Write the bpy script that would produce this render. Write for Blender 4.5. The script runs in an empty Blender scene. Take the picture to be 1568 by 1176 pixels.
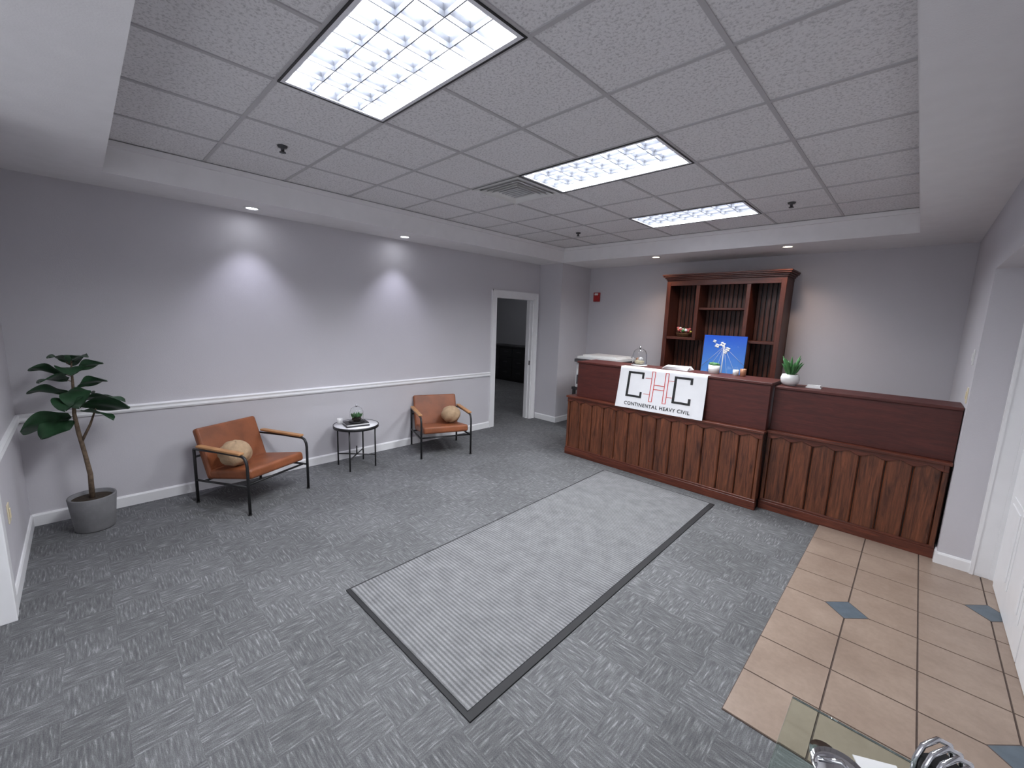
import bpy, bmesh, math, random
from mathutils import Vector, Matrix, Quaternion
random.seed(7)
scn = bpy.context.scene
COL = scn.collection

# ---------------------------------------------------------------- materials
def lin(v):
    v/=255.0
    return v/12.92 if v<=0.04045 else ((v+0.055)/1.055)**2.4
def rgb(r,g,b): return (lin(r),lin(g),lin(b),1)

class NT:
    def __init__(s,name):
        s.m=bpy.data.materials.new(name); s.m.use_nodes=True
        s.t=s.m.node_tree; s.n=s.t.nodes; s.b=s.n['Principled BSDF']
    def add(s,typ,**k):
        nd=s.n.new(typ)
        for a,v in k.items(): setattr(nd,a,v)
        return nd
    def link(s,a,b): s.t.links.new(a,b)
    def coord(s,scale=(1,1,1),rot=(0,0,0),kind='Object'):
        tc=s.add('ShaderNodeTexCoord'); mp=s.add('ShaderNodeMapping')
        mp.inputs['Scale'].default_value=scale; mp.inputs['Rotation'].default_value=rot
        s.link(tc.outputs[kind],mp.inputs['Vector']); return mp.outputs['Vector']
    def noise(s,vec,scale,detail=2,rough=.5,dist=0):
        n=s.add('ShaderNodeTexNoise'); n.inputs['Scale'].default_value=scale
        n.inputs['Detail'].default_value=detail; n.inputs['Roughness'].default_value=rough
        n.inputs['Distortion'].default_value=dist
        s.link(vec,n.inputs['Vector']); return n.outputs['Fac']
    def ramp(s,fac,stops):
        r=s.add('ShaderNodeValToRGB'); e=r.color_ramp.elements
        e[0].position=stops[0][0]; e[0].color=stops[0][1]
        e[1].position=stops[1][0]; e[1].color=stops[1][1]
        for p,c in stops[2:]:
            x=e.new(p); x.color=c
        s.link(fac,r.inputs['Fac']); return r.outputs['Color']
    def mix(s,fac,a,b,mode='MIX'):
        m=s.add('ShaderNodeMix',data_type='RGBA',blend_type=mode)
        for inp,v in ((m.inputs[0],fac),(m.inputs[6],a),(m.inputs[7],b)):
            if isinstance(v,(int,float,tuple)): inp.default_value=v
            else: s.link(v,inp)
        return m.outputs[2]
    def bump(s,h,strength,dist=.01):
        b=s.add('ShaderNodeBump'); b.inputs['Strength'].default_value=strength
        b.inputs['Distance'].default_value=dist
        s.link(h,b.inputs['Height']); s.link(b.outputs['Normal'],s.b.inputs['Normal'])

def simple(name,col,rough=.5,metal=0,var=.08,vs=8,bump=0,bs=200,**k):
    t=NT(name); v=t.coord()
    f=t.noise(v,vs,3)
    d=tuple(c*(1-var) for c in col[:3])+(1,); l=tuple(min(1,c*(1+var)) for c in col[:3])+(1,)
    t.link(t.ramp(f,[(.3,d),(.7,l)]),t.b.inputs['Base Color'])
    t.b.inputs['Roughness'].default_value=rough; t.b.inputs['Metallic'].default_value=metal
    if bump: t.bump(t.noise(v,bs,2),bump,.003)
    for a,b in k.items(): t.b.inputs[a].default_value=b
    return t.m

M={}
M['wall']=simple('wall_paint',(.585,.57,.60,1),.75,var=.02,vs=1.5,bump=.25,bs=160)
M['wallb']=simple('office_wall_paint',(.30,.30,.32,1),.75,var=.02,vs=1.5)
M['white']=simple('trim_white',(.84,.84,.85,1),.4,var=.02)
M['soffit']=simple('soffit_paint',(.84,.83,.84,1),.8,var=.02,bump=.2,bs=120)
M['tbar']=simple('grid_bar',(.50,.49,.50,1),.5,var=.02)
M['black']=simple('black_metal',(.012,.012,.013,1),.42,var=.1)
M['blade']=simple('louver_blade',(.075,.08,.095,1),.5,0,var=.25,vs=14)
M['steel']=simple('brushed_steel',(.6,.6,.62,1),.3,.9,var=.03)
M['chrome']=simple('chrome',(.75,.76,.78,1),.12,1.0,var=.03)
M['housing']=simple('housing_white',(.85,.86,.9,1),.4,var=.01)
M['leather']=simple('tan_leather',rgb(132,76,46),.42,var=.2,vs=7,bump=.25,bs=90)
M['oak']=simple('oak_arm',rgb(180,132,88),.45,var=.12,vs=15)
M['beige']=simple('beige_knit',rgb(172,146,116),.9,var=.1,vs=30,bump=.8,bs=120)
M['concrete']=simple('concrete_pot',rgb(118,118,120),.85,var=.12,vs=10,bump=.3,bs=60)
M['soil']=simple('soil',(.03,.02,.012,1),.95,var=.4,vs=50)
M['leaf']=simple('leaf_green',(.022,.062,.028,1),.38,var=.35,vs=9)
M['succ']=simple('succulent_green',(.05,.17,.05,1),.5,var=.35,vs=30)
M['bark']=simple('bark',(.15,.105,.07,1),.85,var=.3,vs=40,bump=.4,bs=80)
M['ceramic']=simple('white_ceramic',(.75,.75,.74,1),.3,var=.03)
M['paper']=simple('paper_white',(.8,.8,.8,1),.7,var=.01)
M['plastic']=simple('printer_grey',(.62,.63,.64,1),.45,var=.02)
M['dkplastic']=simple('printer_dark',(.05,.05,.055,1),.4)
M['red']=simple('alarm_red',(.36,.012,.012,1),.35)
M['cream']=simple('switch_cream',rgb(222,210,180),.4,var=.01)
M['cloth']=simple('banner_cloth',(.74,.74,.76,1),.85,var=.02,bump=.15,bs=200)
M['inkb']=simple('ink_black',(.012,.012,.013,1),.7)
M['inkr']=simple('ink_red',(.55,.03,.02,1),.7)
M['flower']=simple('flower_mix',(.5,.12,.12,1),.7,var=.5,vs=30)
M['flowery']=simple('flower_yellow',(.6,.45,.1,1),.7,var=.3,vs=30)
M['basket']=simple('wicker',(.2,.11,.05,1),.8,var=.4,vs=60)
M['marble']=simple('marble_white',(.8,.8,.81,1),.25,var=.06,vs=5)
M['matedge']=simple('mat_rubber',(.012,.012,.014,1),.7)
M['grout']=simple('grout',(.085,.06,.05,1),.9,var=.15,vs=30)
M['inset']=simple('inset_slate',rgb(84,95,104),.45,var=.12,vs=20)
M['copper']=simple('copper_candle',rgb(190,140,110),.4,.3)

def glassmat(name,col,rough=0.0,ior=1.45):
    t=NT(name)
    v=t.coord(); f=t.noise(v,5)
    t.link(t.ramp(f,[(.3,col),(.7,tuple(min(1,c*1.02) for c in col[:3])+(1,))]),t.b.inputs['Base Color'])
    t.b.inputs['Transmission Weight'].default_value=1; t.b.inputs['Roughness'].default_value=rough
    t.b.inputs['IOR'].default_value=ior; return t.m
M['glass']=glassmat('clear_glass',(.97,.98,.98,1),ior=1.25)
M['tglass']=glassmat('green_glass',(.80,.93,.86,1),ior=1.35)

def emis(name,col,st):
    t=NT(name); t.b.inputs['Base Color'].default_value=(.8,.8,.8,1)
    v=t.coord(); f=t.noise(v,3)
    t.link(t.ramp(f,[(.2,col),(.8,col)]),t.b.inputs['Emission Color'])
    t.b.inputs['Emission Strength'].default_value=st; return t.m
M['ledc']=emis('led_cool',(.9,.92,1,1),40)
M['ledw']=emis('led_warm',(1,.75,.5,1),30)

def wood(name,dark,lightc,axis='Z',rough=.35,scale=1):
    t=NT(name)
    s={'Z':(14,14,1.1),'X':(1.1,14,14),'Y':(14,1.1,14)}[axis]
    v=t.coord(tuple(a*scale for a in s))
    f=t.noise(v,2.2,6,.6,1.2)
    c=t.ramp(f,[(.3,dark),(.68,lightc)])
    v2=t.coord(tuple(a*scale*3 for a in s))
    g=t.noise(v2,4,4,.6,.4)
    c2=t.mix(.35,c,t.ramp(g,[(.35,(.2,.2,.2,1)),(.65,(1,1,1,1))]),'MULTIPLY')
    t.link(c2,t.b.inputs['Base Color']); t.b.inputs['Roughness'].default_value=rough
    t.bump(g,.12,.003); return t.m
M['board']=wood('desk_board_wood',rgb(62,31,20),rgb(130,76,50),'Z',.42)
M['boardx']=wood('desk_trim_wood',rgb(72,32,22),rgb(116,60,42),'X',.4)
M['slab']=wood('mahogany_slab',rgb(70,27,22),rgb(90,38,31),'X',.5)
M['hutch']=wood('hutch_wood',rgb(62,26,18),rgb(102,50,34),'Z',.42)
M['hutchx']=wood('hutch_wood_h',rgb(58,25,17),rgb(96,46,32),'X',.45)
M['hback']=wood('hutch_back_wood',rgb(52,26,18),rgb(108,60,42),'Z',.4)

def carpet():
    t=NT('carpet_grey')
    va=t.coord((12,100,1)); vb=t.coord((100,12,1)); vc=t.coord()
    A=t.noise(va,1.0,2,.55); B=t.noise(vb,1.0,2,.55)
    ck=t.add('ShaderNodeTexChecker'); ck.inputs['Scale'].default_value=4.92
    t.link(t.coord((1,1,0)),ck.inputs['Vector'])
    f=t.mix(ck.outputs['Fac'],A,B)
    base=t.ramp(f,[(.32,(.095,.097,.102,1)),(.50,(.132,.134,.139,1)),(.60,(.165,.168,.173,1)),(.74,(.30,.305,.312,1))])
    # 60 cm carpet squares, each laid with a slightly different tone
    ck2=t.add('ShaderNodeTexChecker'); ck2.inputs['Scale'].default_value=1.64
    ck2.inputs['Color1'].default_value=(.93,.93,.93,1); ck2.inputs['Color2'].default_value=(1.05,1.05,1.05,1)
    t.link(t.coord((1,1,0)),ck2.inputs['Vector'])
    base=t.mix(1.0,base,ck2.outputs['Color'],'MULTIPLY')
    dr=t.noise(vc,1.3,2,.5)
    base=t.mix(.4,base,t.ramp(dr,[(.3,(.82,.82,.82,1)),(.7,(1.1,1.1,1.1,1))]),'MULTIPLY')
    fn=t.noise(vc,240,2,.7)
    c=t.mix(.6,base,t.ramp(fn,[(.3,(.35,.35,.35,1)),(.7,(1.35,1.35,1.35,1))]),'MULTIPLY')
    t.link(c,t.b.inputs['Base Color']); t.b.inputs['Roughness'].default_value=.95
    t.bump(fn,.6,.004); return t.m
M['carpet']=carpet()
def matm():
    t=NT('floor_mat_ribbed'); v=t.coord()
    w=t.add('ShaderNodeTexWave',wave_type='BANDS',bands_direction='Y'); w.inputs['Scale'].default_value=13
    w.inputs['Distortion'].default_value=.3
    t.link(v,w.inputs['Vector'])
    n=t.noise(v,9,5,.7); n2=t.noise(v,180,2,.7)
    c=t.ramp(n,[(.3,(.165,.167,.174,1)),(.7,(.25,.253,.26,1))])
    c=t.mix(.6,c,t.ramp(w.outputs['Fac'],[(.2,(.35,.35,.35,1)),(.8,(1.1,1.1,1.1,1))]),'MULTIPLY')
    c=t.mix(.4,c,t.ramp(n2,[(.3,(.4,.4,.4,1)),(.7,(1.3,1.3,1.3,1))]),'MULTIPLY')
    t.link(c,t.b.inputs['Base Color']); t.b.inputs['Roughness'].default_value=.95
    t.bump(w.outputs['Fac'],.5,.005); return t.m
M['mat']=matm()
def acoustic():
    t=NT('acoustic_tile'); v=t.coord()
    n=t.noise(v,70,4,.7)
    c=t.ramp(n,[(.36,(.58,.57,.58,1)),(.5,(.84,.83,.84,1))])
    t.link(c,t.b.inputs['Base Color']); t.b.inputs['Roughness'].default_value=.95
    t.bump(n,.9,.006); return t.m
M['acoustic']=acoustic()
def ftile():
    t=NT('floor_tile_beige'); v=t.coord()
    n=t.noise(v,3,4,.6); n2=t.noise(v,40,3,.6)
    c=t.ramp(n,[(.3,rgb(138,120,107)),(.7,rgb(156,138,124))])
    c=t.mix(.25,c,t.ramp(n2,[(.35,(.7,.7,.7,1)),(.65,(1.1,1.1,1.1,1))]),'MULTIPLY')
    t.link(c,t.b.inputs['Base Color']); t.b.inputs['Roughness'].default_value=.32
    t.bump(n2,.08,.002); return t.m
M['ftile']=ftile()
def skypic():
    t=NT('sky_photo_print'); tc=t.add('ShaderNodeTexCoord'); sp=t.add('ShaderNodeSeparateXYZ')
    t.link(tc.outputs['Generated'],sp.inputs[0])
    c=t.ramp(sp.outputs['Z'],[(0,rgb(100,160,220)),(1,rgb(10,75,185))])
    n=t.noise(t.coord(kind='Generated',scale=(2,1,4)),1.6,5,.6)
    c=t.mix(t.ramp(n,[(.6,(0,0,0,1)),(.8,(.6,.6,.6,1))]),c,rgb(225,235,250))
    t.link(c,t.b.inputs['Base Color']); t.b.inputs['Roughness'].default_value=.4
    return t.m
M['sky']=skypic()

# ---------------------------------------------------------------- mesh builder
class MB:
    def __init__(s): s.v=[];s.f=[];s.mi=[];s.sm=[];s.mats=[]
    def mid(s,m):
        if m not in s.mats: s.mats.append(m)
        return s.mats.index(m)
    def poly(s,vs,fs,m,smooth=False,T=None):
        o=len(s.v)
        for p in vs:
            p=Vector(p)
            if T is not None: p=T@p
            s.v.append(tuple(p))
        k=s.mid(m)
        for f in fs: s.f.append([i+o for i in f]); s.mi.append(k); s.sm.append(smooth)
    def box(s,x0,x1,y0,y1,z0,z1,m,T=None):
        vs=[(x,y,z) for x in (x0,x1) for y in (y0,y1) for z in (z0,z1)]
        s.poly(vs,[(0,1,3,2),(4,6,7,5),(0,4,5,1),(2,3,7,6),(0,2,6,4),(1,5,7,3)],m,T=T)
    def prism(s,pts,h0,h1,m,axis='z'):
        n=len(pts)
        def mk(a,b,h):
            return {'z':(a,b,h),'y':(a,h,b),'x':(h,a,b)}[axis]
        vs=[mk(a,b,h0) for a,b in pts]+[mk(a,b,h1) for a,b in pts]
        fs=[tuple(range(n))[::-1],tuple(range(n,2*n))]+[(i,(i+1)%n,n+(i+1)%n,n+i) for i in range(n)]
        s.poly(vs,fs,m)
    def tube(s,pts,r,m,n=10,rads=None,caps=True):
        P=[Vector(p) for p in pts]; vs=[];fs=[]
        prev=None
        for i,p in enumerate(P):
            if i==0: d=P[1]-P[0]
            elif i==len(P)-1: d=P[-1]-P[-2]
            else: d=(P[i+1]-P[i]).normalized()+(P[i]-P[i-1]).normalized()
            d.normalize()
            if prev is None:
                a=Vector((0,0,1)) if abs(d.z)<.9 else Vector((1,0,0))
                u=d.cross(a).normalized()
            else:
                u=(prev-d*prev.dot(d)).normalized()
            prev=u; w=d.cross(u)
            rr=rads[i] if rads else r
            for k in range(n):
                a=2*math.pi*k/n
                vs.append(p+u*math.cos(a)*rr+w*math.sin(a)*rr)
        for i in range(len(P)-1):
            for k in range(n):
                fs.append((i*n+k,i*n+(k+1)%n,(i+1)*n+(k+1)%n,(i+1)*n+k))
        if caps:
            fs.append(tuple(range(n))[::-1]); o=(len(P)-1)*n; fs.append(tuple(range(o,o+n)))
        s.poly(vs,fs,m,True)
    def lathe(s,prof,c,m,n=28,smooth=True):
        vs=[];fs=[]
        for r,z in prof:
            for k in range(n):
                a=2*math.pi*k/n; vs.append((c[0]+r*math.cos(a),c[1]+r*math.sin(a),c[2]+z))
        for i in range(len(prof)-1):
            for k in range(n):
                fs.append((i*n+k,i*n+(k+1)%n,(i+1)*n+(k+1)%n,(i+1)*n+k))
        s.poly(vs,fs,m,smooth)
    def ball(s,c,r,m,n=14,k=8,fn=None):
        vs=[];fs=[]
        for i in range(k+1):
            th=math.pi*i/k
            for j in range(n):
                ph=2*math.pi*j/n
                q=fn(th,ph) if fn else 1
                vs.append((c[0]+r[0]*q*math.sin(th)*math.cos(ph),c[1]+r[1]*q*math.sin(th)*math.sin(ph),c[2]+r[2]*q*math.cos(th)))
        for i in range(k):
            for j in range(n):
                fs.append((i*n+j,(i+1)*n+j,(i+1)*n+(j+1)%n,i*n+(j+1)%n))
        s.poly(vs,fs,m,True)
    def make(s,name,loc=(0,0,0),rot=0,parent=None,bevel=0,seg=2,solid=0):
        me=bpy.data.meshes.new(name); me.from_pydata(s.v,[],s.f); me.update()
        for m in s.mats: me.materials.append(m)
        for p,k,sm in zip(me.polygons,s.mi,s.sm): p.material_index=k; p.use_smooth=sm
        bm=bmesh.new(); bm.from_mesh(me); bmesh.ops.remove_doubles(bm,verts=bm.verts,dist=1e-6)
        bmesh.ops.recalc_face_normals(bm,faces=bm.faces); bm.to_mesh(me); bm.free()
        ob=bpy.data.objects.new(name,me); COL.objects.link(ob)
        ob.location=loc; ob.rotation_euler=(0,0,rot)
        if parent: ob.parent=parent
        if solid:
            q=ob.modifiers.new('s','SOLIDIFY'); q.thickness=solid
        if bevel:
            q=ob.modifiers.new('b','BEVEL'); q.width=bevel; q.segments=seg; q.limit_method='ANGLE'; q.angle_limit=.6
        return ob
def empty(name,loc,rot=0):
    e=bpy.data.objects.new(name,None); COL.objects.link(e); e.location=loc; e.rotation_euler=(0,0,rot)
    e.empty_display_size=.1
    return e

# ---------------------------------------------------------------- room numbers
XL=-4.93; YB=6.57; XR=.32; ZS=2.74; ZC=2.97; YF=-.41
XJ=-4.44; YJ=5.73; XE=.64; YE=4.55
D0,D1,DH=4.68,5.59,2.14
W=M['wall']; WH=M['white']
def boxobj(name,boxes,m,**k):
    b=MB()
    for q in boxes: b.box(*q,m)
    return b.make(name,**k)
boxobj('floor',[(-10.2,1.2,-2,9.5,-.1,0)],M['carpet'])
boxobj('wall_left',[(XL-.12,XL,YF,D0,0,3.2),(XL-.12,XL,D0,D1,DH,3.2),(XL-.12,XL,D1,YJ,0,3.2)],W)
boxobj('wall_jog',[(XL-.12,XJ,YJ,YB+.12,0,3.2)],W)
boxobj('wall_back',[(XJ,1.0,YB,YB+.12,0,3.2)],W)
boxobj('wall_right',[(XR,1.0,YE,YB,0,3.2),(XR,XE+.12,.3,YE,2.257,3.2),(XR,1.0,-1.8,.3,0,3.2)],W)
boxobj('wall_entry',[(XE,XE+.12,.3,YE,0,2.257)],W)
boxobj('wall_front',[(XL-.12,-3.47,YF-.12,YF,0,3.2),(-3.59,-3.47,-1.8,YF-.12,0,3.2)],W)
# rear side of the room: unseen window added behind the camera for soft fill
boxobj('wall_rear',[(-3.59,1.0,-1.92,-1.8,0,.3),(-3.59,1.0,-1.92,-1.8,2.6,3.2),(-3.59,-3.3,-1.92,-1.8,.3,2.6),(.2,1.0,-1.92,-1.8,.3,2.6)],W)
b=MB()
for x in (-3.3,-2.15,-1.0,.15): b.box(x,x+.05,-1.89,-1.83,.3,2.6,WH)
b.box(-3.3,.2,-1.89,-1.83,.3,.35,WH); b.box(-3.3,.2,-1.89,-1.83,2.55,2.6,WH)
b.make('added_fill_window')
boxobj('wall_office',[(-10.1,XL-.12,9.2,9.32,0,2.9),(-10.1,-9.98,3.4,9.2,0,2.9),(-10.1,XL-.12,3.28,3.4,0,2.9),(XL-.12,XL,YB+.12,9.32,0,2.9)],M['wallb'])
boxobj('ceiling_office',[(-10.1,XL-.12,3.28,9.32,2.74,2.86)],M['soffit'])
TX0,TX1,TY0,TY1=-4.40,-.13,.21,5.70
boxobj('ceiling_soffit',[(XL,TX0,-1.8,YB,ZS,ZC+.2),(TX1,XR+.0,-1.8,YB,ZS,ZC+.2),(TX0,TX1,-1.8,TY0,ZS,ZC+.2),(TX0,TX1,TY1,YB,ZS,ZC+.2)],M['soffit'])
P=.61
b=MB()
b.box(TX0,TX1,TY0,TY1,ZC+.18,ZC+.2,M['soffit'])
skip=set()
TRO=[(3,1),(3,4),(3,7)]
for (i,j) in TRO: skip|={(i,j),(i+1,j)}
skip.add((2,4))
g=.011
for i in range(7):
    for j in range(9):
        if (i,j) in skip: continue
        x0=TX0+i*P; y0=TY0+j*P
        dz=random.uniform(-.001,.0015)
        b.box(x0+g-.002,x0+P-g+.002,y0+g-.002,y0+P-g+.002,ZC+.004+dz,ZC+.02,M['acoustic'])
for i in range(8):
    x=TX0+i*P
    for j in range(9):
        if i==4 and (i-1,j) in [(3,1),(3,4),(3,7)]: continue
        b.box(x-g,x+g,TY0+j*P-g,TY0+(j+1)*P-g,ZC-.002,ZC+.012,M['tbar'])
for j in range(10):
    y=TY0+j*P
    b.box(TX0,TX1,y-g,y+g,ZC-.0015,ZC+.011,M['tbar'])
b.make('ceiling')
b=MB(); h=.045
b.box(TX0,TX0+.03,TY0,TY1,ZC-h,ZC-.004,M['soffit']); b.box(TX1-.03,TX1,TY0,TY1,ZC-h,ZC-.004,M['soffit'])
b.box(TX0+.03,TX1-.03,TY0,TY0+.03,ZC-h,ZC-.004,M['soffit']); b.box(TX0+.03,TX1-.03,TY1-.03,TY1,ZC-h,ZC-.004,M['soffit'])
b.make('trim_1')

# ---------------------------------------------------------------- troffers
def troffer(i,j,power):
    x0=TX0+i*P+.004; x1=x0+2*P-.008; y0=TY0+j*P+.004; y1=y0+P-.008
    cx,cy=(x0+x1)/2,(y0+y1)/2
    x0-=cx;x1-=cx;y0-=cy;y1-=cy
    b=MB(); S=M['blade']; H=M['housing']; K=M['black']
    for q in ((x0,x1,y0,y0+.010),(x0,x1,y1-.010,y1),(x0,x0+.010,y0+.010,y1-.010),(x1-.010,x1,y0+.010,y1-.010)):
        b.box(*q,-.006,.012,K)
    x0+=.010;x1-=.010;y0+=.010;y1-=.010
    for q in ((x0,x1,y0,y0+.022),(x0,x1,y1-.022,y1),(x0,x0+.022,y0+.022,y1-.022),(x1-.022,x1,y0+.022,y1-.022)):
        b.box(*q,-.004,.006,H)
    for q in ((x0,x1,y0,y0+.006),(x0,x1,y1-.006,y1),(x0,x0+.006,y0,y1),(x1-.006,x1,y0,y1)):
        b.box(*q,.006,.09,H)
    b.box(x0,x1,y0,y1,.09,.10,H)
    xi0,xi1,yi0,yi1=x0+.022,x1-.022,y0+.022,y1-.022
    nx,ny=8,4
    for k in range(0,nx+1):
        x=xi0+(xi1-xi0)*k/nx
        if k in (0,nx):
            s=1 if k==0 else -1
            b.prism([(x,0),(x+s*.004,.01),(x+s*.012,.036),(x,.036)],yi0,yi1,S,'y'); continue
        b.prism([(x-.0025,0),(x+.0025,0),(x+.007,.018),(x+.02,.036),(x-.02,.036),(x-.007,.018)],yi0,yi1,S,'y')
    for k in range(1,ny):
        y=yi0+(yi1-yi0)*k/ny
        b.prism([(y-.0025,0.001),(y+.0025,0.001),(y+.007,.018),(y+.02,.037),(y-.02,.037),(y-.007,.018)],xi0,xi1,S,'x')
    ob=b.make('fluorescent_ceiling_light',loc=(cx,cy,ZC))
    L=bpy.data.lights.new('lamp','AREA'); L.shape='RECTANGLE'; L.size=1.14; L.size_y=.53
    L.energy=power; L.color=(.94,.965,1)
    lo=bpy.data.objects.new('lamp_panel',L); COL.objects.link(lo); lo.parent=ob; lo.location=(0,0,.07)
for (i,j),p in zip(TRO,(150,145,125)): troffer(i,j,p)

# supply diffuser
b=MB(); cx,cy=TX0+2.5*P,TY0+4.5*P
for h0,h1,zo,zi in ((.295,.25,-.010,-.004),(.245,.215,-.022,.002),(.205,.175,-.026,.0),(.165,.14,-.028,-.002)):
    for a in range(4):
        T=Matrix.Rotation(a*math.pi/2,4,'Z')
        b.poly([(-h0,-h0,zo),(h0,-h0,zo),(h1,-h1,zi),(-h1,-h1,zi),(-h0,-h0,zo+.003),(h0,-h0,zo+.003),(h1,-h1,zi+.003),(-h1,-h1,zi+.003)],
               [(0,1,2,3),(4,5,6,7),(0,1,5,4),(3,2,6,7)],M['ceramic'],T=T)
for k in range(6): b.box(-.12,.12,-.115+.04*k,-.095+.04*k,-.022,-.018,M['plastic'])
b.box(-.13,.13,-.13,.13,-.012,-.008,M['tbar']); b.box(-.3,.3,-.3,.3,.012,.03,M['tbar'])
b.make('air_vent_diffuser',loc=(cx,cy,ZC))
for (x,y) in ((-3.5,1.14),(-3.5,4.82),(-1.04,4.82)):
    b=MB(); b.lathe([(0,0),(.035,0),(.03,-.012),(.012,-.016),(.012,-.04),(.022,-.042),(.022,-.046),(0,-.046)],(0,0,0),M['dkplastic'],16)
    b.make('fire_sprinkler',loc=(x,y,ZC+.0025))

def downlight(x,y,m,col,power,size,tilt=(0,0)):
    b=MB()
    b.lathe([(.07,0),(.07,-.006),(.05,-.008),(.045,.0)],(0,0,0),M['white'],24)
    b.lathe([(0,-.003),(.047,-.003)],(0,0,0),m,24)
    ob=b.make('recessed_downlight',loc=(x,y,ZS))
    L=bpy.data.lights.new('spot','SPOT'); L.energy=power; L.color=col; L.spot_size=math.radians(size); L.spot_blend=.75; L.shadow_soft_size=.04
    lo=bpy.data.objects.new('spot',L); COL.objects.link(lo); lo.parent=ob; lo.location=(0,0,-.02); lo.rotation_euler=(tilt[0],tilt[1],0)
for y in (1.23,2.87): downlight(-4.68,y,M['ledc'],(.82,.82,1),38,92,(0,-.16))
for x in (-2.87,-1.25): downlight(x,5.87,M['ledw'],(1,.66,.45),15,110,(.2,0))

# ---------------------------------------------------------------- trims
def rail(b,p0,p1,nrm,z0,h,d,m):
    (ax,ay),(bx,by)=p0,p1; nx,ny=nrm
    prof=[(0,z0),(d*.7,z0),(d,z0+h*.25),(d*.75,z0+h*.55),(d,z0+h*.8),(d*.6,z0+h),(0,z0+h)]
    n=len(prof)
    vs=[(ax+nx*o,ay+ny*o,z) for o,z in prof]+[(bx+nx*o,by+ny*o,z) for o,z in prof]
    b.poly(vs,[tuple(range(n)),tuple(range(n,2*n))]+[(i,(i+1)%n,n+(i+1)%n,n+i) for i in range(n)],m)
def base(name,segs,z0=0,h=.1,d=.014):
    b=MB()
    for p0,p1,nr in segs:
        (ax,ay),(bx,by)=p0,p1; nx,ny=nr
        prof=[(0,z0),(d,z0),(d,z0+h*.85),(d*.5,z0+h),(0,z0+h)]; n=5
        vs=[(ax+nx*o,ay+ny*o,z) for o,z in prof]+[(bx+nx*o,by+ny*o,z) for o,z in prof]
        b.poly(vs,[tuple(range(n)),tuple(range(n,2*n))]+[(i,(i+1)%n,n+(i+1)%n,n+i) for i in range(n)],WH)
    b.make(name)
base('baseboard_left',[((XL,YF),(XL,D0-.1),(1,0))])
base('baseboard_jog',[((XL+.02,YJ),(XJ,YJ),(0,-1)),((XJ,YJ-.014),(XJ,YB),(1,0))])
base('baseboard_back',[((XJ,YB),(XR,YB),(0,-1))])
base('baseboard_right',[((XR,YE),(.5,YE),(0,-1)),((XR,YE-.014),(XR,YB),(-1,0))])
base('baseboard_front',[((XL,YF),(-3.47,YF),(0,1)),((-3.47,YF+.014),(-3.47,-1.8),(1,0))])
b=MB(); rail(b,(XL,YF),(XL,D0-.1),(1,0),.86,.065,.022,WH); b.make('trim_2')
b=MB(); rail(b,(XL,YF),(-3.47,YF),(0,1),.86,.065,.022,WH); b.make('trim_3')
boxobj('trim_4',[(-3.47,-3.452,-.56,YF+.02,0.0,2.2),(-3.56,-3.47,YF,YF+.018,0,2.2)],WH,bevel=.004)

b=MB(); cw=.1
for (xx0,xx1) in ((XL,XL+.02),):
    b.box(xx0,xx1,D0-cw,D0,0,DH+cw,WH); b.box(xx0,xx1,D1,D1+cw,0,DH+cw,WH); b.box(xx0,xx1,D0,D1,DH,DH+cw,WH)
    b.box(xx1,xx1+.008,D0-cw,D0-cw+.02,0,DH+cw,WH); b.box(xx1,xx1+.008,D1+cw-.02,D1+cw,0,DH+cw,WH); b.box(xx1,xx1+.008,D0-cw,D1+cw,DH+cw-.02,DH+cw,WH)
b.box(XL-.14,XL+.005,D0-.001,D0+.02,0,DH,WH); b.box(XL-.14,XL+.005,D1-.02,D1+.001,0,DH,WH); b.box(XL-.14,XL+.005,D0+.02,D1-.02,DH-.02,DH,WH)
b.box(XL-.09,XL-.05,D1-.032,D1-.02,0,DH-.02,WH)
b.box(XL-.045,XL-.02,D1-.0225,D1-.0195,.98,1.06,M['dkplastic'])
b.make('door_frame')
b=MB(); b.box(XL-.16-.86,XL-.16,D0-.03,D0+.01,.01,DH-.03,WH)
for z0,z1 in ((.2,.95),(1.1,1.95)):
    for xx in (-.8,-.4): b.box(XL-.16+xx,XL-.16+xx+.32,D0+.01,D0+.018,z0,z1,WH)
b.make('door_1')
b=MB()
b.box(-9.3,-7.2,8.55,9.15,.06,.98,M['black']); b.box(-9.34,-7.16,8.5,9.17,.98,1.02,M['black']); b.box(-9.26,-7.24,8.6,9.12,0,.06,M['black'])
for k in range(4):
    for zz in (.1,.4,.7):
        b.box(-9.28+.52*k,-8.79+.52*k,8.535,8.55,zz,zz+.26,M['black']); b.box(-9.12+.52*k,-8.95+.52*k,8.52,8.535,zz+.15,zz+.165,M['dkplastic'])
b.make('filing_credenza')
b=MB(); b.lathe([(0,-.05),(.12,-.045),(.18,0)],(0,0,0),M['ceramic'],24)  # invented fixture with point light, added to dimly light the office
ob=b.make('added_office_fill_lamp',loc=(-7.5,6.5,2.74))
L=bpy.data.lights.new('office_fill','POINT'); L.energy=24; L.shadow_soft_size=.1; L.color=(.93,.95,1)
lo=bpy.data.objects.new('office_fill',L); COL.objects.link(lo); lo.parent=ob; lo.location=(0,0,-.2)

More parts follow.
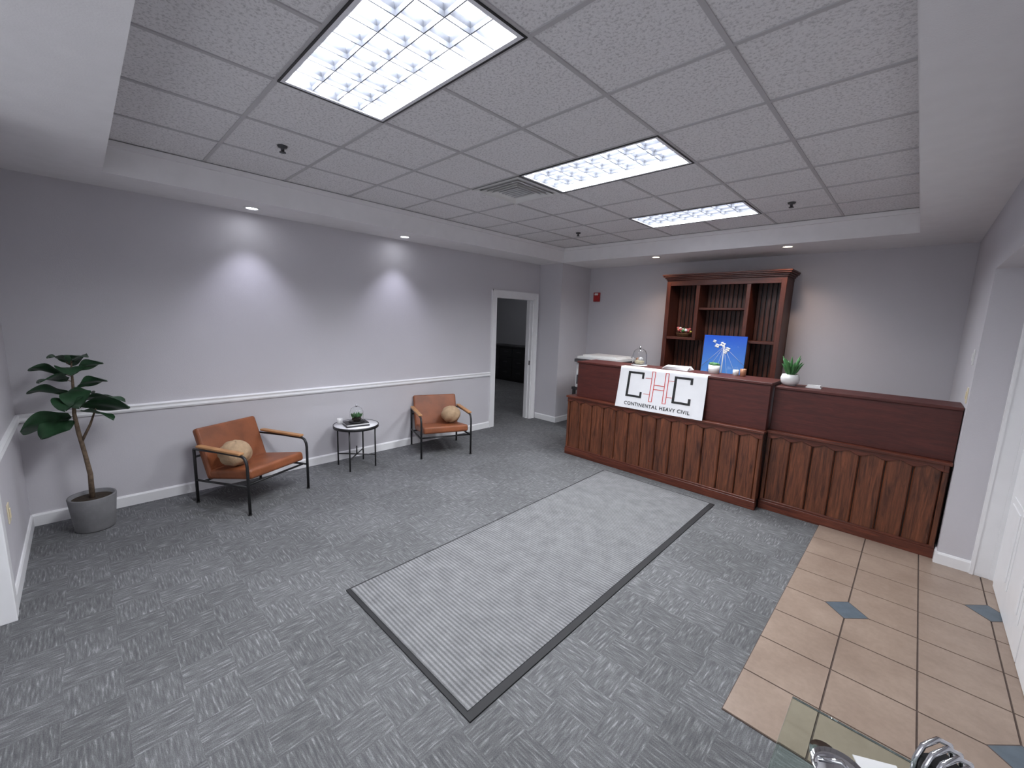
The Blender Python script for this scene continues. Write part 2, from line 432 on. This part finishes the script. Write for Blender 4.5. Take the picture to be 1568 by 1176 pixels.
b=MB()
b.box(.5,XE,YE-.02,YE,0,2.2,WH); b.box(.5,.52,YE-.028,YE-.02,0,2.2,WH); b.box(.6,.62,YE-.028,YE-.02,0,2.2,WH)
b.box(XE-.02,XE,YE-.12,YE-.02,0,2.18,WH); b.box(XE-.02,XE,2.4,YE-.12,2.1,2.2,WH); b.box(XE-.02,XE,2.3,2.42,0,2.2,WH)
b.make('trim_5')
for n,(a,c) in enumerate(((3.44,4.42),(2.43,3.42))):
    b=MB(); b.box(XE-.03,XE-.001,a,c,.012,2.09,WH)
    wd=c-a
    for (u0,u1) in ((.1,.46),(.54,.9)):
        for z0,z1 in ((.18,.72),(.88,1.5),(1.64,1.96)):
            y0=a+u0*wd;y1=a+u1*wd
            b.box(XE-.036,XE-.03,y0,y1,z0,z1,WH); b.box(XE-.044,XE-.036,y0+.04,y1-.04,z0+.04,z1-.04,WH)
    hy=a+.07 if n==0 else c-.07
    b.tube([(XE-.03,hy,1.0),(XE-.09,hy,1.0),(XE-.09,hy+(.1 if n==0 else -.1),1.0)],.01,M['chrome'])
    b.make('door_%d'%(n+2),bevel=.004)

# tile floor
b=MB(); S=.333; X0=-.44; Y0=1.96
b.box(X0,XE,Y0,4.62,0,.004,M['grout'])
xs=[X0+S*k for k in range(4)]+[XE]
ys=[Y0+S*k for k in range(9)]
for i in range(len(xs)-1):
    for j in range(8):
        b.box(xs[i]+.004,min(xs[i+1],XE)-.004,ys[j]+.004,min(ys[j+1],4.615)-.004,.004,.008,M['ftile'])
for (x,y) in ((X0+S,Y0+4*S),(X0+3*S,Y0+6*S),(X0+3*S,Y0+2*S)):
    for r,z,m in ((.115,.0085,M['grout']),(.108,.009,M['inset'])):
        if x+r>XE:
            d=XE-.002-x; pts=[(x-r,y),(x,y-r),(x+d,y-r+d),(x+d,y+r-d),(x,y+r)]
        else: pts=[(x-r,y),(x,y-r),(x+r,y),(x,y+r)]
        b.prism(pts,.006,z,m)
b.make('floor_tile')
b=MB()
A=[(-2.46,1.06),(-1.21,1.06),(-1.262,4.32),(-2.55,4.32)]
b.prism(A,.0005,.008,M['matedge'])
A2=[(-2.445,1.085),(-1.255,1.085),(-1.305,4.30),(-2.532,4.30)]
b.prism(A2,.008,.012,M['mat'])
b.make('entrance_floor_mat')

# ---------------------------------------------------------------- reception desk
def desk_front(b,x0,x1,yf,nb,ledge=.80):
    BW=M['board'];BX=M['boardx']
    b.box(x0,x1,yf+.036,yf+.11,.0,ledge-.02,M['black'])
    b.box(x0,x0+.03,yf+.006,yf+.11,.1,ledge-.02,BW); b.box(x1-.03,x1,yf+.006,yf+.11,.1,ledge-.02,BW)
    w=(x1-x0-.06)/nb
    for k in range(nb):
        a=x0+.03+k*w
        ya=yf+.012
        b.poly([(a+.003,ya+.014,.1),(a+.012,ya,.1),(a+w-.012,ya,.1),(a+w-.003,ya+.014,.1),
                (a+.003,ya+.014,ledge-.02),(a+.012,ya,ledge-.02),(a+w-.012,ya,ledge-.02),(a+w-.003,ya+.014,ledge-.02),
                (a+.003,yf+.04,.1),(a+w-.003,yf+.04,.1),(a+.003,yf+.04,ledge-.02),(a+w-.003,yf+.04,ledge-.02)],
               [(0,1,5,4),(1,2,6,5),(2,3,7,6),(8,0,4,10),(3,9,11,7)],BW)
    b.box(x0-.005,x1+.005,yf-.006,yf+.04,0,.085,BX); b.box(x0-.002,x1+.002,yf-.0,yf+.04,.085,.105,BX)
    top=ledge-.02; pts_b=[]
    for k in range(nb):
        for q in range(8):
            u=q/8; pts_b.append((x0+.03+(k+u)*w, top-.028-.030*abs(math.cos(math.pi*u))**1.5))
    pts_b.append((x1-.03,top-.058))
    n=len(pts_b); vs=[];fs=[]
    for (x,z) in pts_b: vs+=[(x,yf+.0,z),(x,yf+.0,top),(x,yf+.014,z),(x,yf+.014,top)]
    for i in range(n-1):
        o=i*4;p=o+4
        fs+=[(o,p,p+1,o+1),(o+2,o+3,p+3,p+2),(o,o+2,p+2,p)]
    b.poly(vs,fs,BX)
    b.box(x0,x0+.03,yf-.001,yf+.02,top-.058,top,BX); b.box(x1-.03,x1,yf-.001,yf+.02,top-.058,top,BX)
    b.box(x0-.012,x1+.012,yf-.02,yf+.11,ledge-.02,ledge+.004,BX)
b=MB()
LX0,LX1=-3.28,-.955
desk_front(b,LX0,LX1,4.49,13)
b.box(LX0+.1,LX1,4.55,4.60,.804,1.248,M['slab'])
b.box(LX0+.09,LX1+.012,4.535,4.98,1.248,1.272,M['slab'])
b.box(LX1-.03,LX1,4.60,4.98,0,1.248,M['slab'])
b.box(LX0,LX0+.04,4.60,5.4,0,.78,M['board']); b.box(LX0,LX0+.06,4.60,5.4,.78,.804,M['boardx'])
b.box(LX0+.1,LX0+.14,4.60,4.98,.804,1.248,M['slab'])
b.box(LX0+.04,LX1,4.60,5.3,.72,.75,M['boardx'])
RX0,RX1=LX1,.315
desk_front(b,RX0+.012,RX1-.014,4.61,7)
b.box(RX0+.012,RX1,4.66,4.70,.804,1.212,M['slab'])
b.box(RX0+.013,RX1,4.645,5.02,1.212,1.236,M['slab'])
b.box(RX0,RX1,4.72,5.4,.72,.75,M['boardx'])
b.box(RX1-.03,RX1,4.72,5.02,0,1.212,M['slab'])
b.make('reception_desk',bevel=.003,seg=1)

# banner
BX0,BX1=-2.54,-1.53
def bsurf(u,v,off=0.0):
    x=BX0+(BX1-BX0)*u
    tot=.10+.485
    s=v*tot
    wav=.004*math.sin(u*17)+.003*math.sin(u*31+1)
    if s<.10:
        return Vector((x,4.525+.10-s,1.275+off+.001*math.sin(u*12)))
    q=(s-.10)/.485
    z=1.275-q*.485+.012*u*q
    y=4.528-.060*q**1.3 -abs(wav)*q*2
    x+=(-.012 if u<.5 else .01)*q*abs(u-.5)*2
    return Vector((x,y-off,z))
b=MB(); nu,nv=48,26
vs=[bsurf(i/nu,j/nv) for j in range(nv+1) for i in range(nu+1)]
fs=[(j*(nu+1)+i,j*(nu+1)+i+1,(j+1)*(nu+1)+i+1,(j+1)*(nu+1)+i) for j in range(nv) for i in range(nu)]
b.poly(vs,fs,M['cloth'],True)
V0=.10/.585
def strip(u0,u1,v0,v1,m):
    n=max(1,int((u1-u0)*48)+1); k=max(1,int((v1-v0)*26)+1)
    f=lambda v: V0+(1-V0)*v
    vs=[bsurf(u0+(u1-u0)*i/n,f(v0+(v1-v0)*j/k),.0025) for j in range(k+1) for i in range(n+1)]
    fs=[(j*(n+1)+i,j*(n+1)+i+1,(j+1)*(n+1)+i+1,(j+1)*(n+1)+i) for j in range(k) for i in range(n)]
    b.poly(vs,fs,m)
K=M['inkb'];R=M['inkr']
for o in (0,.55):
    strip(.11+o,.138+o,.10,.72,K)
    strip(.138+o,.31+o,.10,.15,K); strip(.138+o,.31+o,.67,.72,K)
    strip(.284+o,.31+o,.15,.25,K); strip(.284+o,.31+o,.57,.67,K)
for u in (.40,.435,.555,.59): strip(u,u+.008,.05,.77,R)
strip(.443,.555,.36,.375,R); strip(.443,.555,.46,.475,R)
for v in (.05,.76):
    strip(.40,.443,v,v+.012,R); strip(.555,.598,v,v+.012,R)
for v in (.22,.60):
    strip(.33,.40,v,v+.010,R); strip(.598,.66,v,v+.010,R)
cu=bpy.data.curves.new('txt','FONT'); cu.body='CONTINENTAL HEAVY CIVIL'; cu.size=1; cu.space_character=1.12; cu.offset=.018
to=bpy.data.objects.new('txt',cu); COL.objects.link(to)
dg=bpy.context.evaluated_depsgraph_get(); dg.update()
tm=bpy.data.meshes.new_from_object(to.evaluated_get(dg))
xs_=[v.co.x for v in tm.vertices]; mx=max(xs_) if xs_ else 1
vs=[]
for v in tm.vertices:
    u=.11+v.co.x/mx*.76; vv=.92-v.co.y*.115
    vs.append(bsurf(u,V0+(1-V0)*vv,.0035))
b.poly(vs,[tuple(p.vertices) for p in tm.polygons],K)
bpy.data.objects.remove(to); bpy.data.meshes.remove(tm)
b.make('logo_banner')

# ---------------------------------------------------------------- hutch
b=MB(); H=M['hutch'];HX=M['hutchx'];HB=M['hback']
hx0,hx1,hp1,hp2=-2.79,-1.27,-2.34,-1.69
yf,yb=6.16,6.56
zt=2.40; zb=.92
b.box(hx0,hx0+.04,yf,yb,zb,zt,H); b.box(hx1-.04,hx1,yf,yb,zb,zt,H)
b.box(hx0,hx1,yb-.03,yb-.012,zb,zt,M['black'])
n=24; w=(hx1-hx0-.08)/n
for k in range(n):
    a=hx0+.04+k*w
    b.box(a+.008,a+w-.008,yb-.05,yb-.03,zb,zt,HB)
b.box(hx0,hx1,yf,yb,zt,zt+.03,HX)
b.box(hx0-.005,hx1+.005,yf-.008,yf+.0,zt-.05,zt+.03,HX)
for k,(o,z) in enumerate(((.015,.03),(.03,.05),(.05,.07),(.06,.09))):
    b.box(hx0-o,hx1+o,yf-o-.01,yb,zt+z,zt+z+.02,HX)
b.box(hp1-.025,hp1+.025,yf,yb-.052,1.60,zt,H); b.box(hp2-.025,hp2+.025,yf,yb-.052,1.60,zt,H)
b.box(hx0+.04,hp1+.025,yf,yb-.052,1.575,1.61,HX)
b.box(hp2-.025,hx1-.04,yf,yb-.052,1.575,1.61,HX)
b.box(hp1+.025,hp2-.025,yf+.03,yb-.052,2.01,2.04,HX)
b.box(hx0-.004,hx0+.055,yf-.012,yf,zb,zt-.0,H); b.box(hx1-.055,hx1+.004,yf-.012,yf,zb,zt,H)
b.box(hx0-.1,hx1+.1,6.0,yb,.88,.92,HX); b.box(hx0-.06,hx1+.06,6.04,yb,0,.88,H)
for k in range(3):
    a=hx0-.02+k*.53; b.box(a,a+.48,6.02,6.04,.1,.82,H)
b.make('hutch_bookcase',bevel=.003,seg=1)

e=empty('sky_canvas_picture',(-1.88,6.03,.925)); e.rotation_euler=(-.06,0,0)
b=MB(); b.box(-.27,.27,0,.025,0,.74,M['sky']); b.make('canvas',parent=e)
b=MB()
for p0,p1 in (((-.27,.3),(.0,.6)),((.27,.36),(.0,.6)),((-.2,.22),(.0,.6)),((.2,.2),(.0,.6)),((-.1,.1),(.0,.6)),((.1,.08),(0,.6))):
    b.tube([(p0[0],-.002,p0[1]),(p1[0],-.002,p1[1])],.0018,M['plastic'],6)
b.tube([(0,-.002,.02),(0,-.002,.62)],.007,M['plastic'],6)
for (x,z,s) in ((-.02,.62,.035),(.05,.56,.03),(-.09,.60,.03),(-.13,.66,.022),(.02,.52,.025)):
    for k in range(4):
        a=k*1.57+.4; b.ball((x+s*.6*math.cos(a),-.004,z+s*.6*math.sin(a)),(s*.55,.004,s*.4),M['paper'],10,6)
b.ball((-.06,-.004,.22),(.04,.005,.09),M['inset'])
b.make('crane_print',parent=e)

b=MB(); b.lathe([(0,0),(.08,0),(.11,.05),(.115,.055),(.10,.05),(0,.045)],(0,0,0),M['basket'],20)
for k in range(30):
    a=random.random()*6.28; r=random.random()*.12
    b.ball((r*math.cos(a),r*math.sin(a),.07+.06*random.random()),(.024,.024,.02),random.choice([M['flower'],M['flowery'],M['succ'],M['paper'],M['flower']]),8,6)
b.make('flower_basket',loc=(-2.55,6.32,1.613))

b=MB()
b.box(-.36,.36,-.28,.28,.0,.40,M['plastic']); b.box(-.34,.34,-.285,-.28,.05,.2,M['dkplastic']); b.box(-.34,.34,-.285,-.28,.22,.36,M['ceramic'])
b.box(-.37,.37,-.28,.29,.41,.46,M['dkplastic']); b.box(-.36,.36,-.27,.28,.46,.50,M['ceramic'])
b.box(-.3,.3,-.2,.26,.50,.525,M['ceramic']); b.box(-.36,-.2,-.34,-.27,.41,.46,M['dkplastic']); b.box(-.3,.3,-.26,.26,.40,.41,M['dkplastic'])
b.make('office_copier',loc=(-3.54,5.80,.74),bevel=.008)
b=MB(); b.box(-.4,.4,-.32,.32,.7,.74,M['black'])
for sx in(-1,1):
    for sy in (-1,1): b.box(sx*.37-.02,sx*.37+.02,sy*.29-.02,sy*.29+.02,0,.7,M['black'])
b.box(-.37,.37,-.29,.29,.2,.22,M['black'])
b.make('copier_stand',loc=(-3.54,5.80,0))

def cloche(name,loc,r,h,plant=True,baseM=None,lid=True):
    e=empty(name,loc)
    b=MB(); b.lathe([(0,0),(r*1.15,0),(r*1.15,.012),(0,.012)],(0,0,0),baseM or M['oak'],28); b.make('base',parent=e)
    b=MB()
    prof=[(r,.013),(r*1.02,h*.4),(r*.98,h*.6),(r*.8,h*.78),(r*.4,h*.88),(r*.1,h*.9)]
    inn=[(a-.0025 if a>.01 else a,z-.001) for a,z in prof]
    b.lathe(prof+inn[::-1],(0,0,0),M['glass'],28)
    b.make('glass_dome',parent=e)
    b=MB(); b.ball((0,0,h*.95),(r*.16,r*.16,r*.2),M['chrome'],12,8); b.tube([(0,0,h*.88),(0,0,h*.95)],.004,M['chrome'])
    b.make('knob',parent=e)
    if plant:
        b=MB(); b.ball((0,0,.035),(r*.7,r*.7,.03),M['soil'],14,8)
        for k in range(18):
            a=k*2.4; rr=r*.5*random.random()
            d=Vector((math.cos(a)*.6,math.sin(a)*.6,1)).normalized()
            p=Vector((rr*math.cos(a),rr*math.sin(a),.045))
            b.tube([p,p+d*h*.18,p+d*h*.32],.01,M['succ'],7,[.009,.011,.002])
        b.make('moss_plants',parent=e)
    return e
e=cloche('glass_jar_display',(-2.45,4.80,1.273),.085,.235,False,M['ceramic'])
b=MB(); b.ball((0,0,.045),(.06,.06,.03),M['cream'],14,8); b.ball((.02,-.01,.08),(.03,.03,.025),M['paper'],12,8); b.ball((-.025,.01,.075),(.028,.028,.022),M['copper'],12,8)
b.make('shell_filling',parent=e)

def leafy(b,c,n,L,r,m,tilt=.7,w=.012):
    for k in range(n):
        a=k*2.399; t=tilt*(.35+.65*k/n)
        d=Vector((math.cos(a)*math.sin(t),math.sin(a)*math.sin(t),math.cos(t)))
        p=Vector(c)+Vector((math.cos(a),math.sin(a),0))*r*.3
        l=L*(.7+.4*random.random())
        b.tube([p,p+d*l*.35,p+d*l*.7+Vector((0,0,.01)),p+d*l],.01,m,7,[w*.7,w,w*.75,.001])
b=MB(); b.lathe([(0,0),(.05,0),(.075,.03),(.082,.07),(.07,.11),(.062,.11),(.06,.1),(0,.1)],(0,0,0),M['ceramic'],28)
leafy(b,(0,0,.1),16,.19,.05,M['succ'],.7,.014); b.make('potted_aloe',loc=(-.86,4.83,1.237))
b=MB(); b.lathe([(0,0),(.055,0),(.06,.09),(.052,.09),(.05,.08),(0,.08)],(0,0,0),M['ceramic'],28)
for k in range(24):
    a=k*2.4; r=.045*math.sqrt(random.random()); b.ball((r*math.cos(a),r*math.sin(a),.09+.015*random.random()),(.016,.016,.016),M['succ'],7,5)
b.make('potted_succulent',loc=(-1.58,4.84,1.273))
for k,(x,s) in enumerate(((-1.36,1.0),(-1.29,1.25))):
    b=MB(); b.lathe([(0,0),(.028,0),(.03,.06*s),(.026,.062*s),(.024,.05*s),(0,.05*s)],(0,0,0),M['copper'] if k else M['ceramic'],20)
    b.tube([(0,0,.05*s),(0,0,.065*s)],.0015,M['inkb'],5); b.make('candle',loc=(x,4.85,1.273))
b=MB()
for k in range(6): b.box(-.15+.004*k,.15-.003*k,-.1,.1,.006*k,.006*k+.005,M['paper'],Matrix.Rotation(.05*k,4,'Z'))
b.make('paper_stack',loc=(-1.98,4.84,1.273))
b=MB(); b.box(-.06,.06,-.035,.035,0,.012,M['ceramic']); b.box(-.05,.05,-.03,.03,.012,.028,M['paper']); b.make('business_card_holder',loc=(-.66,4.83,1.237))

b=MB(); b.box(-.065,.065,-.03,0,-.08,.08,M['red']); b.box(-.05,.05,-.05,-.03,-.065,.02,M['red']); b.box(-.035,.035,-.045,-.03,.03,.065,M['ceramic'])
b.make('fire_alarm_strobe',loc=(-4.27,YB-.0005,2.23),bevel=.006)
def plate(name,loc,rot,m):
    b=MB(); b.box(-.036,.036,-.006,0,-.06,.06,m); b.box(-.012,.012,-.012,-.006,-.03,.03,m); b.make(name,loc=loc,rot=rot,bevel=.002)
plate('light_switch',(XR,4.78,1.62),-math.pi/2,M['ceramic'])
plate('wall_outlet',(XR,4.70,1.33),-math.pi/2,M['cream'])
plate('wall_outlet',(-3.88,YF,.50),math.pi,M['cream'])
plate('light_switch',(-3.75,YF,1.2),math.pi,M['cream'])

# ---------------------------------------------------------------- chairs
def knot(name,loc,r):
    b=MB()
    b.ball((0,0,0),(r,r,r*.86),M['beige'],48,24,lambda th,ph:.90+.10*abs(math.sin(2.5*ph+2.2*th)))
    o=b.make(name,loc=loc); return o
def chair(loc,rot):
    e=empty('leather_armchair',loc,rot)
    h=.3275
    b=MB(); K=M['black']
    for s in (-1,1):
        y=s*.325
        b.tube([(h,y,0),(h,y,.44),(h-.006,y,.48),(h-.025,y,.515),(h-.055,y,.53),(.0,y,.53),(-h+.0,y,.515),(-h,y,.50),(-h,y,0)],.0125,K,10)
        b.tube([(h,y,.26),(-h,y,.22)],.0105,K,8)
        for x in (h,-h): b.lathe([(0,0),(.016,0),(.016,.008),(0,.008)],(x,y,0),K,12)
    b.tube([(h-.06,-.325,.253),(h-.06,.325,.253)],.0105,K,8); b.tube([(-h+.1,-.325,.225),(-h+.1,.325,.225)],.0105,K,8)
    b.tube([(-h,-.325,.44),(-h,.325,.44)],.0105,K,8)
    b.make('frame',parent=e)
    b=MB()
    for s in (-1,1):
        b.box(-.27,.27,s*.325-.026,s*.325+.026,.54,.562,M['oak'])
    b.make('armrests',parent=e,bevel=.008,seg=3)
    b=MB()
    T=Matrix.Translation((.04,0,.315))@Matrix.Rotation(-math.radians(9),4,'Y')
    b.box(-.29,.28,-.295,.295,-.045,.045,M['leather'],T=T)
    b.make('seat',parent=e,bevel=.028,seg=4)
    b=MB()
    T=Matrix.Translation((-.20,0,.28))@Matrix.Rotation(-math.radians(20),4,'Y')
    b.box(-.04,.03,-.30,.30,-.03,.44,M['leather'],T=T)
    b.make('backrest',parent=e,bevel=.025,seg=4)
    return e
a1=math.atan2(.42,.907); a2=math.atan2(-.37,.929)
chair((-4.45,1.06,0),a1); chair((-4.489,3.286,0),a2)
def chairpt(c,a,f,l): return (c[0]+math.cos(a)*f-math.sin(a)*l, c[1]+math.sin(a)*f+math.cos(a)*l)
p=chairpt((-4.45,1.06),a1,-.02,-.165); knot('round_throw_pillow',(p[0],p[1],.475),.14)
p=chairpt((-4.489,3.286),a2,-.02,.15); knot('round_throw_pillow',(p[0],p[1],.475),.135)

b=MB(); r=.245
b.lathe([(0,.485),(r,.485),(r,.505),(0,.505)],(0,0,0),M['marble'],48)
b.lathe([(r+.001,.475),(r+.008,.475),(r+.008,.507),(r+.001,.507)],(0,0,0),M['black'],48)
b.lathe([(0,.478),(r,.478),(r,.485),(0,.485)],(0,0,0),M['black'],48)
for k in range(4):
    a=math.pi/4+k*math.pi/2; x,y=.22*math.cos(a),.22*math.sin(a)
    b.tube([(x,y,0),(x,y,.48)],.009,M['black'],8)
for sgn in (1,-1):
    q=.22*math.cos(math.pi/4); b.tube([(-q,-q*sgn,.14),(q,q*sgn,.14)],.007,M['black'],8)
b.tube([(0,0,.14),(0,0,.24)],.008,M['black'],8)
b.make('round_side_table',loc=(-4.61,2.165,0))
b=MB(); b.box(-.13,.13,-.09,.09,0,.016,M['dkplastic']); b.box(-.12,.12,-.085,.085,.016,.03,M['paper']); b.box(-.125,.125,-.088,.088,.03,.04,M['black'])
b.make('stacked_books',loc=(-4.56,2.14,.507),rot=1.4,bevel=.002)
cloche('terrarium_cloche',(-4.56,2.15,.548),.075,.2,True,M['black'])
b=MB(); b.lathe([(0,0),(.03,0),(.032,.06),(.028,.06),(0,.055)],(0,0,0),M['ceramic'],18)
b.tube([(.03,0,.048),(.05,0,.045),(.052,0,.025),(.03,0,.015)],.004,M['ceramic'],6)
b.make('ceramic_cup',loc=(-4.74,2.03,.507))

# ---------------------------------------------------------------- fiddle leaf fig
e=empty('potted_fiddle_leaf_fig',(-4.60,-.05,0))
b=MB(); b.lathe([(0,0),(.115,0),(.12,.01),(.145,.27),(.142,.278),(.13,.275),(.126,.25),(0,.245)],(0,0,0),M['concrete'],36)
b.make('pot',parent=e)
b=MB(); b.lathe([(0,.252),(.05,.256),(.125,.25)],(0,0,0),M['soil'],24); b.make('soil',parent=e)
b=MB()
trunk=[(0,0,.24),(.0,.005,.45),(.005,-.01,.62),(0,-.03,.8),(.005,-.04,.95),(0,-.03,1.1),(.01,-.025,1.25),(0,-.02,1.36)]
b.tube(trunk,.012,M['bark'],10,[.018,.016,.014,.014,.012,.01,.007,.004])
b.tube([(0,-.02,.72),(.03,.04,.86),(.03,.08,.98)],.01,M['bark'],8,[.01,.008,.005])
b.make('trunk',parent=e)
b=MB()
def leaf(base,d,L,Wd,droop=.25,roll=0.0):
    d=Vector(d).normalized(); up=Vector((0,0,1))
    side=d.cross(up)
    if side.length<.1: side=Vector((0,1,0))
    side.normalize()
    side=Quaternion(d,roll)@side
    nrm=side.cross(d).normalized()
    base=Vector(base); pet=.03
    b.tube([base,base+d*pet],.003,M['bark'],6)
    st=base+d*pet; n=14; vs=[];fs=[]
    for i in range(n+1):
        t=i/n
        c=st+d*L*t-up*droop*L*t*t
        w=Wd*(math.sin(math.pi*min(1,t**.85))**.55)*(.62+.5*t)*(1-.12*math.sin(math.pi*2*t+.3))
        if i in(0,n): w=.002
        for j in (-3,-2,-1,0,1,2,3):
            u=j/3
            vs.append(c+side*w*u+nrm*(.16*w*abs(u)**1.3+.014*math.sin(7*t+j*1.3)*abs(u)))
    for i in range(n):
        for j in range(6):
            fs.append((i*7+j,i*7+j+1,(i+1)*7+j+1,(i+1)*7+j))
    b.poly(vs,fs,M['leaf'],True)
Y=-.03
for z,d,L,Wd,dr,ro in [
 (.93,(.35,-1,-.0),.27,.12,.2,.9),(.90,(.7,-.75,-.05),.22,.10,.3,-.3),
 (1.00,(.25,1,.15),.29,.10,.25,-.9),(1.04,(.4,.8,.3),.30,.095,.35,-.3),(.97,(.5,.7,.0),.22,.08,.3,-.4),
 (1.08,(.9,-.2,.25),.2,.09,.6,.1),(1.10,(.15,-.9,.45),.23,.075,.3,.6),(1.14,(.2,.9,.55),.2,.075,.3,-.6),
 (1.20,(.55,-.65,.45),.2,.085,.4,.4),(1.24,(.1,-.9,.6),.22,.06,.3,.7),
 (1.26,(.15,.85,.65),.20,.06,.3,-.7),(1.28,(.7,.05,.5),.18,.09,.7,0),(1.33,(.3,.5,.7),.15,.075,.5,.0),
 (1.33,(.3,-.5,.7),.15,.075,.5,-.0),(1.30,(-.6,.2,.6),.15,.07,.25,0),
 (1.06,(-.6,.4,.3),.15,.07,.3,0),(1.15,(.85,.1,-.05),.18,.09,.6,.2)]:
    leaf((0,Y,z),d,L,Wd,dr,ro)
b.make('leaves',parent=e)

# ---------------------------------------------------------------- glass table near camera
b=MB()
gx0,gx1,gy0,gy1=-.125,.30,.62,1.335
e=empty('glass_top_table',(0,0,0))
b.box(gx0,gx1,gy0,gy1,.738,.75,M['tglass']); b.make('glass_top',parent=e,bevel=.002)
b=MB()
for x in (gx0+.09,gx1-.06):
    for y in (gy0+.06,gy1-.12):
        b.tube([(x,y,0),(x,y,.735)],.012,M['chrome'],12); b.lathe([(0,.72),(.03,.722),(.03,.7365),(0,.7365)],(x,y,0),M['chrome'],16)
b.make('legs',parent=e)
b=MB()
b.box(-.05,.05,-.04,.04,0,.02,M['black'])
for k in range(4):
    y=-.03+.02*k
    b.tube([(-.04,y,.02),(-.042,y,.12),(-.03,y,.155),(0,y,.17),(.03,y,.155),(.042,y,.12),(.04,y,.02)],.0055,M['chrome'],10)
b.box(-.03,.03,-.035,.035,.02,.13,M['black'])
b.make('chrome_desk_organizer',loc=(.165,1.20,.7505),rot=.8)
b=MB()
b.lathe([(0,0),(.045,0),(.055,.02),(.057,.022),(.045,.012),(0,.008)],(0,0,0),M['chrome'],28); b.tube([(-.04,0,.02),(0,0,.045),(.04,0,.02)],.006,M['chrome'],8)
b.make('chrome_tray',loc=(.0,1.15,.7505))
b=MB(); b.box(-.045,.045,-.028,.028,0,.003,M['paper']); b.make('business_card',loc=(.07,1.24,.7505),rot=.5)

# ---------------------------------------------------------------- camera, world
cam=bpy.data.cameras.new('camera'); co=bpy.data.objects.new('camera',cam); COL.objects.link(co)
r=Vector((.7158,.6977,.0344)).normalized(); k=Vector((.6857,-.7111,.1544)); k=(k-r*k.dot(r)).normalized(); u=k.cross(r)
Mx=Matrix(((r.x,u.x,k.x,0),(r.y,u.y,k.y,0),(r.z,u.z,k.z,1.79),(0,0,0,1)))
co.matrix_world=Mx
cam.sensor_width=36; cam.lens=638/1568*36; cam.clip_start=.02
scn.camera=co
w=bpy.data.worlds.new('world'); scn.world=w; w.use_nodes=True
w.node_tree.nodes['Background'].inputs[0].default_value=(.9,.92,1,1); w.node_tree.nodes['Background'].inputs[1].default_value=1.6
scn.view_settings.view_transform='Standard'
